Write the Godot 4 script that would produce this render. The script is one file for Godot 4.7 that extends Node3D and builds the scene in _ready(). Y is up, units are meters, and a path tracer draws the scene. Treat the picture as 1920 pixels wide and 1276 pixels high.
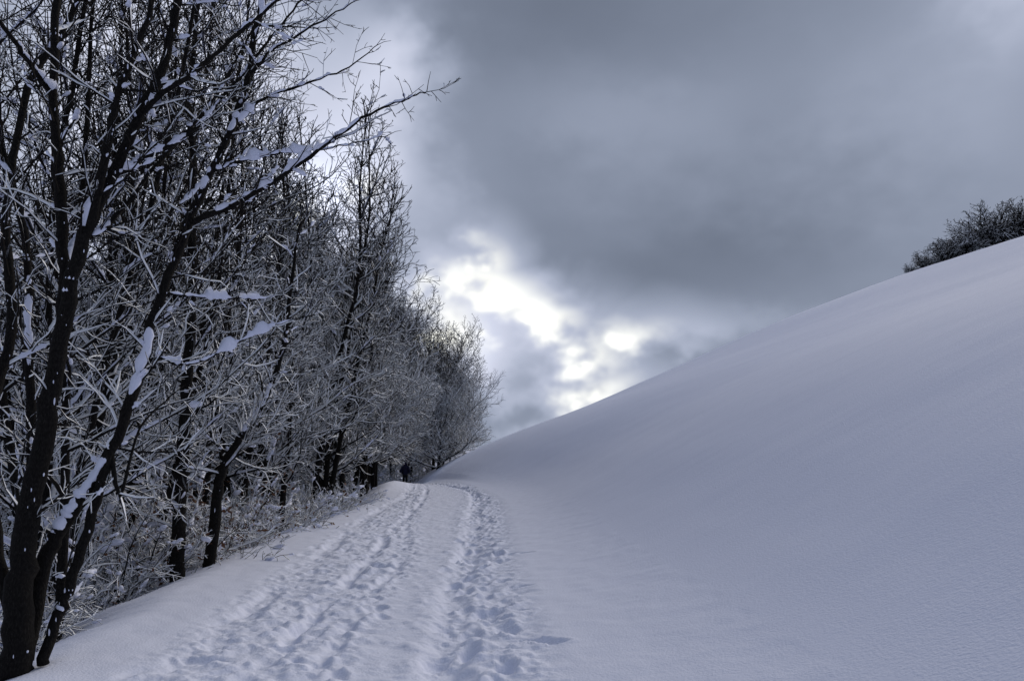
extends Node3D
# A trodden snow path between a bare winter wood on the left and a smooth snowy hillside on the right.

const EYE := 1.6
var bark: StandardMaterial3D
var twig_mat: StandardMaterial3D
var snow_mat: StandardMaterial3D
var rime_mat: StandardMaterial3D
var leaf_mat: StandardMaterial3D
var used := {}
var hill_profile := PackedFloat32Array()
var toe_profile := PackedFloat32Array()
var foot_curve: Knots
var left_curve: Knots
var base_curve: Knots
var grade_curve: Knots
var soft := FastNoiseLite.new()
var lumps := FastNoiseLite.new()
var crumbs := FastNoiseLite.new()
var trails := []
var prints := {}


class Knots:
	var x: PackedFloat32Array
	var y: PackedFloat32Array
	var m := PackedFloat32Array()
	func _init(xs, ys):
		x = PackedFloat32Array(xs)
		y = PackedFloat32Array(ys)
		for i in x.size():
			var a := maxi(i - 1, 0)
			var b := mini(i + 1, x.size() - 1)
			if a == i or b == i:
				m.append((y[b] - y[a]) / (x[b] - x[a]))
			else:
				m.append(((y[i] - y[a]) / (x[i] - x[a]) + (y[b] - y[i]) / (x[b] - x[i])) * 0.5)
	func at(v: float) -> float:
		v = clampf(v, x[0], x[-1])
		var i := clampi(x.bsearch(v) - 1, 0, x.size() - 2)
		var h := x[i + 1] - x[i]
		var t := (v - x[i]) / h
		var t2 := t * t
		var t3 := t2 * t
		return (2 * t3 - 3 * t2 + 1) * y[i] + (t3 - 2 * t2 + t) * h * m[i] + (3 * t2 - 2 * t3) * y[i + 1] + (t3 - t2) * h * m[i + 1]


class Buf:
	var v := PackedVector3Array()
	var n := PackedVector3Array()
	var idx := PackedInt32Array()
	var c := PackedColorArray()
	func quad(a: int, b: int, d: int, e: int) -> void:
		idx.append(a); idx.append(b); idx.append(d)
		idx.append(a); idx.append(d); idx.append(e)
	func tube(pts: PackedVector3Array, r: PackedFloat32Array, sides: int, rough := 0.0, rng: RandomNumberGenerator = null) -> void:
		var k := pts.size()
		var t := (pts[1] - pts[0]).normalized()
		var u := t.cross(Vector3(0.31, 0.12, 0.94)).normalized()
		for i in k:
			if i > 0:
				t = (pts[mini(i + 1, k - 1)] - pts[i - 1]).normalized()
				u = (u - t * u.dot(t)).normalized()
			var w := t.cross(u)
			var at := v.size()
			for s in sides:
				var a := TAU * s / sides
				var d := u * cos(a) + w * sin(a)
				var rr := r[i]
				if rough > 0.0:
					rr *= 1.0 + rough * (rng.randf() - 0.5)
				v.append(pts[i] + d * rr)
				n.append(d)
			if i > 0:
				for s in sides:
					var q := (s + 1) % sides
					quad(at - sides + s, at + s, at + q, at - sides + q)
	# snow lying along a branch: a ridge of three or five points across, on the side that the storm came from
	func ridge(pts: PackedVector3Array, r: PackedFloat32Array, up: Vector3, high: PackedFloat32Array, wide: PackedFloat32Array, full := false) -> void:
		var k := pts.size()
		var across := 7 if full else 3
		for i in k:
			var t := (pts[mini(i + 1, k - 1)] - pts[maxi(i - 1, 0)]).normalized()
			var s := up - t * up.dot(t)
			if s.length() < 0.05:
				s = Vector3(0.3, 0, 0.95)
			s = s.normalized()
			var w := t.cross(s)
			var p := pts[i] + s * r[i] * 0.35
			var at := v.size()
			if full:
				for q in 7:
					var an := lerpf(-0.35, PI + 0.35, q / 6.0)
					var side := -cos(an)
					var rise := sin(an)
					v.append(p + w * wide[i] * side + s * (maxf(rise, -0.3) * high[i] + r[i] * 0.5))
					n.append((w * side / maxf(wide[i], 0.001) + s * rise / maxf(high[i], 0.001)).normalized())
			else:
				v.append(p - w * wide[i]); n.append((s * 0.4 - w).normalized())
				v.append(p + s * (high[i] + r[i])); n.append(s)
				v.append(p + w * wide[i]); n.append((s * 0.4 + w).normalized())
			if i > 0:
				for q in across - 1:
					quad(at - across + q, at + q, at + q + 1, at - across + q + 1)
	func ball(at: Vector3, a: Vector3, b: Vector3, d: Vector3, rng: RandomNumberGenerator) -> void:
		var first := v.size()
		for i in 6:
			var la := PI * (i / 5.0 - 0.5)
			for j in 8:
				var lo := TAU * j / 8.0
				var p := a * cos(la) * cos(lo) + d * cos(la) * sin(lo) + b * sin(la)
				v.append(at + p * (0.8 + 0.4 * rng.randf() if i > 0 and i < 5 else 1.0))
				n.append((a / a.length_squared() * cos(la) * cos(lo) + d / d.length_squared() * cos(la) * sin(lo) + b / b.length_squared() * sin(la)).normalized())
		for i in 5:
			for j in 8:
				var q := (j + 1) % 8
				quad(first + i * 8 + j, first + i * 8 + q, first + i * 8 + 8 + q, first + i * 8 + 8 + j)
	func mesh(m: Material) -> ArrayMesh:
		var a := []
		a.resize(Mesh.ARRAY_MAX)
		a[Mesh.ARRAY_VERTEX] = v
		a[Mesh.ARRAY_NORMAL] = n
		if c.size() == v.size():
			a[Mesh.ARRAY_COLOR] = c
		a[Mesh.ARRAY_INDEX] = idx
		var am := ArrayMesh.new()
		am.add_surface_from_arrays(Mesh.PRIMITIVE_TRIANGLES, a)
		am.surface_set_material(0, m)
		return am


func numbered(called: String) -> String:
	var k: int = used.get(called, 0)
	used[called] = k + 1
	return called if k == 0 else "%s_%03d" % [called, k]


func thing(called: String, label: String, category: String, at: Vector3, group := "") -> Node3D:
	var o := Node3D.new()
	o.name = numbered(called)
	add_child(o)
	o.position = at
	tag(o, label, category, group)
	return o


func tag(o: Node, label: String, category: String, group := "") -> void:
	o.set_meta("label", label)
	o.set_meta("category", category)
	if group:
		o.set_meta("group", group)


func part(called: String, b: Buf, m: Material, parent: Node, stuff := false) -> MeshInstance3D:
	if b.idx.is_empty():
		return null
	var o := MeshInstance3D.new()
	o.name = called
	o.mesh = b.mesh(m)
	parent.add_child(o, true)
	if stuff:
		o.set_meta("kind", "stuff")
	return o


func copy(o: Node3D, at: Vector3, turn: float, size: float, label := "", group := "") -> Node3D:
	var c: Node3D = o.duplicate()
	c.name = numbered(String(o.name).rstrip("0123456789").trim_suffix("_"))
	add_child(c)
	c.position = at
	c.rotation.y = turn
	c.scale = Vector3.ONE * size
	if label:
		c.set_meta("label", label)
	if group:
		c.set_meta("group", group)
	return c


func smooth(a: float, b: float, v: float) -> float:
	var t := clampf((v - a) / (b - a), 0.0, 1.0)
	return t * t * (3.0 - 2.0 * t)


func surfaces() -> void:
	bark = StandardMaterial3D.new()
	var nb := FastNoiseLite.new()
	nb.seed = 5
	nb.frequency = 0.03
	nb.fractal_octaves = 4
	var tb := NoiseTexture2D.new()
	tb.width = 512
	tb.height = 512
	tb.seamless = true
	tb.noise = nb
	var ramp := Gradient.new()
	ramp.offsets = PackedFloat32Array([0.0, 0.45, 0.7, 1.0])
	ramp.colors = PackedColorArray([Color(0.06, 0.056, 0.055), Color(0.105, 0.098, 0.095), Color(0.14, 0.132, 0.125), Color(0.24, 0.235, 0.225)])
	tb.color_ramp = ramp
	bark.albedo_texture = tb
	bark.roughness = 0.95
	bark.metallic_specular = 0.2
	var nn := NoiseTexture2D.new()
	nn.width = 512
	nn.height = 512
	nn.seamless = true
	nn.noise = nb
	nn.as_normal_map = true
	nn.bump_strength = 12.0
	bark.normal_enabled = true
	bark.normal_texture = nn
	bark.uv1_triplanar = true
	bark.uv1_scale = Vector3(5.0, 1.6, 5.0)
	twig_mat = StandardMaterial3D.new()
	twig_mat.albedo_color = Color(0.014, 0.0125, 0.012).linear_to_srgb()
	twig_mat.roughness = 0.9
	twig_mat.metallic_specular = 0.2
	snow_mat = StandardMaterial3D.new()
	snow_mat.albedo_color = Color(0.775, 0.807, 0.95).linear_to_srgb()
	snow_mat.roughness = 0.85
	snow_mat.metallic_specular = 0.25
	var ns := FastNoiseLite.new()
	ns.seed = 11
	ns.frequency = 0.11
	ns.fractal_octaves = 3
	ns.fractal_gain = 0.75
	var ts := NoiseTexture2D.new()
	ts.width = 1024
	ts.height = 1024
	ts.seamless = true
	ts.noise = ns
	ts.as_normal_map = true
	ts.bump_strength = 1.25
	snow_mat.normal_enabled = true
	snow_mat.normal_texture = ts
	snow_mat.normal_scale = 1.0
	snow_mat.uv1_triplanar = true
	snow_mat.uv1_world_triplanar = true
	snow_mat.uv1_scale = Vector3(0.28, 0.28, 0.28)
	rime_mat = StandardMaterial3D.new()
	rime_mat.albedo_color = Color(0.9, 0.92, 0.965).linear_to_srgb()
	rime_mat.roughness = 0.9
	rime_mat.metallic_specular = 0.2
	rime_mat.cull_mode = BaseMaterial3D.CULL_DISABLED
	leaf_mat = StandardMaterial3D.new()
	leaf_mat.albedo_color = Color(0.11, 0.05, 0.025).linear_to_srgb()
	leaf_mat.roughness = 0.8
	leaf_mat.cull_mode = BaseMaterial3D.CULL_DISABLED
	leaf_mat.backlight_enabled = true
	leaf_mat.backlight = Color(0.1, 0.04, 0.015)


func camera_and_sky() -> void:
	var cam := Camera3D.new()
	cam.name = "camera"
	add_child(cam)
	cam.position = Vector3(0, EYE, 0)
	cam.rotation_degrees = Vector3(7.5, 0, 0)
	cam.fov = rad_to_deg(2.0 * atan(638.0 / 1540.0))
	cam.near = 0.1
	cam.far = 6000.0
	cam.current = true
	var pan := PanoramaSkyMaterial.new()
	pan.panorama = sky_picture(2048, 1024)
	pan.energy_multiplier = 1.0
	var sky := Sky.new()
	sky.sky_material = pan
	var env := Environment.new()
	env.background_mode = Environment.BG_SKY
	env.sky = sky
	env.tonemap_mode = Environment.TONE_MAPPER_LINEAR
	env.tonemap_exposure = 1.1
	env.sdfgi_enabled = true
	env.ssao_enabled = true
	env.ssil_enabled = true
	var we := WorldEnvironment.new()
	we.name = "world_environment"
	we.environment = env
	add_child(we)
	var sun := DirectionalLight3D.new()
	sun.name = "sun"
	sun.light_energy = 0.5
	sun.light_color = Color(1.0, 0.96, 0.9)
	sun.light_angular_distance = 34.0
	sun.shadow_enabled = true
	add_child(sun)
	sun.rotation_degrees = Vector3(-28.0, 143.0, 0)


func sky_picture(w: int, h: int) -> ImageTexture:
	# azimuth runs clockwise from straight ahead, elevation up from the horizon, both in degrees
	var big := FastNoiseLite.new()
	big.seed = 21
	big.frequency = 1.0
	big.fractal_octaves = 4
	var fine := FastNoiseLite.new()
	fine.seed = 34
	fine.frequency = 1.0
	fine.fractal_octaves = 6
	fine.fractal_gain = 0.58
	# soft brightenings and darkenings of the cloud deck: azimuth, elevation, half widths, strength
	var bands := [
		[7.0, 22.5, 9.0, 3.0, 0.07], [29.0, 21.0, 8.0, 6.0, 0.10], [34.0, 27.0, 4.0, 4.0, 0.20], [-8.6, 26.0, 3.2, 3.0, 0.26], [-10.5, 22.0, 3.5, 3.5, 0.22],
		[-23.0, 21.0, 10.0, 11.0, 0.55], [-6.0, 16.0, 3.5, 4.0, 0.13], [-14.0, 16.0, 4.0, 4.0, 0.45], [11.0, 13.0, 11.0, 3.6, -0.06], [4.0, 30.0, 14.0, 6.0, -0.05],
		[-2.0, 9.5, 5.5, 3.0, 0.2], [-3.0, 6.5, 4.0, 2.0, 0.15], [16.0, 8.2, 4.5, 1.3, 0.10], [12.5, 6.6, 1.6, 0.6, 0.10], [1.5, 5.5, 4.5, 2.0, 0.08], [-0.5, 3.4, 1.6, 0.7, 0.08],
	]
	# openings with a crisp edge, where the bright cloud behind shows: azimuth, elevation, half widths, tilt
	var gaps := [[-1.4, 10.3, 4.0, 1.9, -0.16, 1.0], [2.2, 9.2, 2.8, 1.5, -0.25, 0.85], [-1.6, 12.2, 1.6, 1.9, 0.0, 0.6], [7.8, 8.0, 2.6, 1.1, 0.1, 0.5], [5.8, 6.4, 1.9, 2.2, 0.0, 0.55], [5.8, 3.9, 2.6, 1.0, 0.25, 0.6], [-4.5, 8.0, 2.4, 2.4, 0.0, 0.7], [-15.5, 15.0, 2.2, 2.0, 0.3, 0.8], [-11.0, 17.6, 1.6, 1.2, 0.3, 0.5]]
	var data := PackedFloat32Array()
	data.resize(w * h * 3)
	var k := 0
	for j in h:
		var el := 90.0 - 180.0 * (j + 0.5) / h
		var ce := cos(deg_to_rad(el))
		var se := sin(deg_to_rad(el))
		for i in w:
			var az := 360.0 * (i + 0.5) / w
			if az > 180.0:
				az -= 360.0
			if el < -4.0:
				data[k] = 0.30; data[k + 1] = 0.32; data[k + 2] = 0.40
				k += 3
				continue
			var dir := Vector3(sin(deg_to_rad(az)) * ce, se * 1.6, -cos(deg_to_rad(az)) * ce)
			var f1 := big.get_noise_3dv(dir * 2.2)
			var f2 := fine.get_noise_3dv(dir * 13.0)
			var light := 0.236 + 0.036 * f1 + 0.007 * f2 + 0.05 * exp(-maxf(el, 0.0) / 5.0)
			var white := 0.0
			if absf(az) < 60.0 and el < 45.0:
				var a := az + f2 * 2.2
				var e := el + f1 * 1.2 + f2 * 1.2
				for b in bands:
					var x: float = (a - b[0]) / b[2]
					var y: float = (e - b[1]) / b[3]
					var q := x * x + y * y
					if q < 6.0:
						light += b[4] * exp(-q)
				var s := -3.0
				for g in gaps:
					var x: float = (a - g[0])
					var y: float = (e - g[1] - x * g[4]) / g[3]
					x /= g[2]
					s = maxf(s, g[5] * (1.15 - sqrt(x * x + y * y)))
				s += f2 * 0.78
				white = smoothstep(-0.22, 0.98, s)
				light += 0.16 * smoothstep(-1.1, 0.15, s)
			light = maxf(light, 0.13)
			# from slate grey through lavender grey to the white of the lit cloud
			var hue := clampf((light - 0.18) / 0.4, 0.0, 1.0)
			var r := light * lerpf(0.86, 0.965, hue)
			var g2 := light * lerpf(1.01, 1.02, hue)
			var bl := light * lerpf(1.35, 1.24, hue)
			var top := 1.05 + 0.3 * f2
			data[k] = lerpf(r, top * 1.02, white)
			data[k + 1] = lerpf(g2, top * 1.02, white)
			data[k + 2] = lerpf(bl, top * 0.95, white)
			k += 3
	return ImageTexture.create_from_image(Image.create_from_data(w, h, false, Image.FORMAT_RGBF, data.to_byte_array()))


# ---------------------------------------------------------------- the land

func shape_land() -> void:
	foot_curve = Knots.new([-40, 0, 6, 10, 16, 28, 38, 50, 60, 80, 120, 200, 400, 1500], [2, 1.4, 1.1, 0.85, 0.4, -0.2, -2.2, -4.6, -6.3, -12, -26, -60, -150, -700])
	left_curve = Knots.new([-40, 0, 6, 10, 15, 24, 32, 39, 50, 60, 80, 120, 200, 400, 1500], [-3, -3.3, -3.45, -3.9, -4.3, -4.2, -4.7, -5.6, -7.4, -9.4, -15.5, -31, -66, -160, -720])
	base_curve = Knots.new([-40, 0, 20, 38, 48, 60, 80, 120, 200, 400, 1500], [-0.5, 0, 0, 0, -0.3, -0.95, -2.9, -8, -20, -45, -100])
	grade_curve = Knots.new([-40, 0, 20, 40, 52, 60, 70, 85, 120, 200, 400, 1500], [0.9, 0.9, 0.9, 0.915, 0.955, 0.98, 0.91, 0.76, 0.5, 0.38, 0.3, 0.2])
	var p := Knots.new([-3, 0, 0.45, 2.06, 4.56, 11.16, 17.1, 24.5, 30, 33.6, 37.7, 44.7, 60, 100, 300], [0, 0.12, 0.6, 1.7, 2.95, 5.5, 8.1, 11.46, 13.66, 15, 16.3, 18.4, 21, 23, 24])
	var toe := Knots.new([-3, -1.5, -0.3, 0.6, 1.5, 3, 5, 8, 11.5, 17.1, 24.5, 30, 33.6, 37.7, 44.7, 60, 100, 300], [0, 0.02, 0.12, 0.38, 0.86, 1.86, 3.1, 4.65, 6.15, 8.4, 11.3, 13.5, 15, 16.3, 18.4, 21, 23, 24])
	for i in 6100:
		hill_profile.append(p.at(i * 0.05 - 3.0))
		toe_profile.append(toe.at(i * 0.05 - 3.0))
	soft.seed = 3
	soft.frequency = 1.0
	soft.fractal_octaves = 3
	lumps.seed = 8
	lumps.frequency = 1.0
	lumps.fractal_octaves = 5
	lumps.fractal_gain = 0.6
	crumbs.seed = 15
	crumbs.noise_type = FastNoiseLite.TYPE_CELLULAR
	crumbs.frequency = 1.0
	# trodden and skied trails along the path: side position over distance, depth, half width
	trails = [
		[Knots.new([0, 6.1, 9.5, 12.6, 19.5, 31, 38, 50, 62, 80], [-0.2, -0.48, -0.63, -0.68, -0.89, -1.6, -3.3, -5.9, -8.0, -13.5]), 0.10, 0.17],
		[Knots.new([0, 6.1, 8.5, 11.4, 16.5, 25.6, 38, 50, 62, 80], [0.1, -0.13, -0.26, -0.41, -0.55, -0.9, -3.0, -5.6, -7.7, -13.2]), 0.07, 0.14],
		[Knots.new([0, 6.1, 7.6, 11.7, 17, 26, 38, 50, 62, 80], [-1.7, -1.85, -1.9, -2.06, -2.4, -2.8, -4.0, -6.3, -8.4, -14]), 0.08, 0.08],
		[Knots.new([0, 6, 8.5, 21.6, 28, 38, 50, 62, 80], [-2.4, -2.5, -2.62, -3.5, -3.6, -4.6, -6.8, -9, -14.5]), 0.06, 0.12],
		[Knots.new([0, 6, 7.5, 9, 11.5, 20, 28, 38, 62], [-1.4, -1.46, -1.48, -1.59, -1.57, -2.5, -3.3, -4.3, -8.7]), 0.035, 0.07],
	]
	var rng := RandomNumberGenerator.new()
	rng.seed = 77
	for k in [0, 1, 1, 2, 3, 4]:
		var d := 3.0 + rng.randf()
		var side := 1.0
		while d < 60.0:
			var x: float = trails[k][0].at(d) + side * 0.11 + rng.randf_range(-0.14, 0.14)
			put_print(x, d, rng.randf_range(0.015, 0.055) * (1.0 if k < 2 else 0.5), rng.randf_range(-0.3, 0.3), rng.randf_range(0.7, 1.0))
			d += rng.randf_range(0.3, 0.9)
			side = -side
	for i in 90:
		var d := rng.randf_range(4.0, 45.0)
		put_print(lerpf(trails[3][0].at(d), trails[4][0].at(d) + 0.15, rng.randf()) if i % 3 else trails[1][0].at(d) + rng.randf_range(-0.2, 0.35), d, rng.randf_range(0.01, 0.035), rng.randf_range(-1.5, 1.5), rng.randf_range(0.7, 1.3))
	# stray marks that lead out of the trail towards the hill
	for q in [[0.10, 7.0, 1.4], [0.22, 6.95, 1.3], [0.33, 6.85, 1.2], [-0.1, 8.0, 0.9], [0.05, 8.3, 0.9], [0.0, 12.5, 1.3], [0.2, 12.3, 1.4], [0.12, 9.6, 1.5], [-1.25, 8.2, 0.5], [-1.35, 8.7, 0.6], [-1.5, 9.2, 0.7]]:
		put_print(q[0], q[1], 0.03, q[2], 0.65)


func put_print(x: float, d: float, deep: float, turn: float, size: float) -> void:
	for b in [int(d * 2.0) - 1, int(d * 2.0), int(d * 2.0) + 1]:
		if not prints.has(b):
			prints[b] = []
		prints[b].append([x, d, deep, cos(turn), sin(turn), size])


func land(x: float, d: float) -> float:   # the plain height, without trails, for setting things down
	var l := left_curve.at(d)
	var y := base_curve.at(d) + grade_curve.at(d) * profile(x - foot_curve.at(d), smooth(52.0, 30.0, d))
	var s := l - x + 0.25
	if s > 0.0:
		y -= drop(s)
	y += mound(x, d)
	return y


func profile(u: float, near: float) -> float:
	var q := clampf((u + 3.0) / 0.05, 0.0, 6098.0)
	var i := int(q)
	return lerpf(lerpf(hill_profile[i], hill_profile[i + 1], q - i), lerpf(toe_profile[i], toe_profile[i + 1], q - i), near)


func drop(s: float) -> float:
	var f := 0.62 * s * s / (s + 0.9)
	return 9.0 * (1.0 - exp(-f / 9.0))


func mound(x: float, d: float) -> float:
	var a := (x + 5.0) / 0.8
	var b := (d - 33.0) / 4.0
	var q := a * a + b * b
	return 0.30 * exp(-q) if q < 9.0 else 0.0


func build_land() -> void:
	var rows := PackedFloat32Array()
	for q in [-40.0, -25.0, -15.0, -8.0, -4.0, -1.0, 0.0, 1.0, 2.0, 2.6, 3.1, 3.5, 3.8, 4.0]:
		rows.append(q)
	while rows[-1] < 46.0:
		rows.append(rows[-1] * 1.0031 + 0.004)
	while rows[-1] < 1500.0:
		rows.append(rows[-1] * 1.022)
	var path_cols := 230
	var hill := PackedFloat32Array([0.0])
	var du := 0.022
	while hill[-1] < 130.0:
		hill.append(hill[-1] + du)
		du = minf(du * 1.045, 2.5)
	for q in [160.0, 220.0, 320.0, 600.0, 1200.0, 2600.0]:
		hill.append(q)
	var wood := PackedFloat32Array([0.0])
	du = 0.025
	while wood[-1] < 60.0:
		wood.append(wood[-1] + du)
		du = minf(du * 1.09, 3.0)
	for q in [80.0, 120.0, 250.0, 600.0, 1500.0, 3000.0]:
		wood.append(q)
	var nw := wood.size()
	var nh := hill.size()
	var cols := nw + path_cols + nh - 2
	var nr := rows.size()
	var pos := PackedVector3Array()
	pos.resize(cols * nr)
	for j in nr:
		var d := rows[j]
		var l := left_curve.at(d)
		var ft := foot_curve.at(d)
		var b := base_curve.at(d)
		var g := grade_curve.at(d)
		var near := d > 2.0 and d < 64.0
		var toe := smooth(52.0, 30.0, d)
		var fade := smooth(64.0, 40.0, d) * smooth(2.0, 4.0, d)
		var edge := l - 0.12 + 0.12 * soft.get_noise_2d(d * 0.35, 9.0) + 0.05 * soft.get_noise_2d(d * 1.4, 3.0)
		var tx := PackedFloat32Array()
		for t in trails:
			tx.append(t[0].at(d))
		var here: Array = prints.get(int(d * 2.0), [])
		var inner := tx[3] - 0.3
		var outer := tx[1] + 0.40
		for i in cols:
			var x: float
			if i < nw:
				x = l - wood[nw - 1 - i]
			elif i < nw + path_cols - 1:
				x = lerpf(l, ft + 0.5, float(i - nw + 1) / (path_cols - 1))
			else:
				x = ft + 0.5 + hill[i - nw - path_cols + 2]
			var u := x - ft
			var y := b + g * profile(u, toe)
			if d > -5.0 and d < 400.0:
				var s := edge - x + 0.3
				if s > 0.0:
					y -= drop(s)
				y += mound(x, d)
				if u > -1.0 and u < 150.0:
					# wind has left long shallow swells and fine ripples on the hillside
					var m := smooth(-0.5, 2.0, u)
					y += m * (0.05 * soft.get_noise_2d(x * 0.10, d * 0.10) + 0.010 * soft.get_noise_2d(x * 0.5 + 40.0, d * 0.5))
					if d < 60.0:
						y += m * 0.002 * soft.get_noise_2d(x * 1.3 + d * 0.4, d * 4.0)
				elif s > 0.3:
					y += 0.3 * smooth(0.3, 2.0, s) * lumps.get_noise_2d(x * 0.5, d * 0.5)
			if near and i >= nw - 25 and x < outer + 1.5:
				var mask := smooth(inner - 0.2, inner + 0.35, x) * smooth(outer + 0.25, outer - 0.15, x) * fade
				var ln := lumps.get_noise_2d(x * 2.2, d * 2.2)
				y += 0.008 * soft.get_noise_2d(x * 2.0, d * 2.0)
				if mask > 0.001:
					var strip := smooth(tx[4] + 0.15, tx[4] + 0.4, x) * smooth(tx[0] - 0.12, tx[0] - 0.35, x)
					y -= mask * 0.03
					mask *= 1.0 - 0.6 * strip
					y += mask * 0.022 * ln
					y += mask * 0.016 * lumps.get_noise_2d(x * 7.0 + 50.0, d * 5.0)
					var cr := crumbs.get_noise_2d(x * 5.5, d * 5.5)
					y += mask * 0.028 * maxf(0.0, -cr - 0.35) * smoothstep(-0.2, 0.3, ln) * 2.0
				if fade > 0.0:
					for t in trails.size():
						var half: float = trails[t][2] * (1.0 + 0.5 * ln)
						var q := (x - tx[t] - 0.09 * lumps.get_noise_2d(d * 1.1, t * 7.0)) / half
						if absf(q) < 3.2:
							var deep: float = trails[t][1] * fade * 0.62 * clampf(0.5 + 1.9 * lumps.get_noise_2d(d * 0.5, 20.0 + t * 5.0), 0.75 if t == 0 else 0.1, 1.3)
							var q2 := q * q
							y -= deep * exp(-q2 * q2) - deep * 0.15 * exp(-(absf(q) - 1.7) * (absf(q) - 1.7) * 3.0) * (1.0 + ln)
					for p in here:
						var ax: float = x - p[0]
						var ad: float = d - p[1]
						if absf(ax) < 0.5:
							var a: float = (ax * p[3] + ad * p[4]) / (0.085 * p[5])
							var c: float = (ad * p[3] - ax * p[4]) / (0.19 * p[5])
							var r2 := a * a + c * c
							if r2 < 5.0:
								y -= p[2] * fade * (exp(-r2 * r2) - 0.3 * exp(-(r2 - 2.0) * (r2 - 2.0)) * (0.6 + ln * 2.0))
			pos[j * cols + i] = Vector3(x, y, -d)
	var nor := PackedVector3Array()
	nor.resize(cols * nr)
	for j in nr:
		for i in cols:
			var a := pos[j * cols + mini(i + 1, cols - 1)] - pos[j * cols + maxi(i - 1, 0)]
			var b := pos[mini(j + 1, nr - 1) * cols + i] - pos[maxi(j - 1, 0) * cols + i]
			nor[j * cols + i] = a.cross(b).normalized()
	land_piece("wood_floor", pos, nor, cols, nr, 0, nw - 1)
	land_piece("snow_path", pos, nor, cols, nr, nw - 1, nw + path_cols - 2)
	land_piece("snowy_hillside", pos, nor, cols, nr, nw + path_cols - 2, cols - 1)


func land_piece(called: String, pos: PackedVector3Array, nor: PackedVector3Array, cols: int, nr: int, from: int, to: int) -> void:
	var b := Buf.new()
	var w := to - from + 1
	for j in nr:
		b.v.append_array(pos.slice(j * cols + from, j * cols + to + 1))
		b.n.append_array(nor.slice(j * cols + from, j * cols + to + 1))
	for j in nr - 1:
		for i in w - 1:
			var a := j * w + i
			b.quad(a, a + w, a + w + 1, a + 1)
	var o := part(called, b, snow_mat, self)
	o.set_meta("kind", "structure")


# ---------------------------------------------------------------- bare trees

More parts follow.
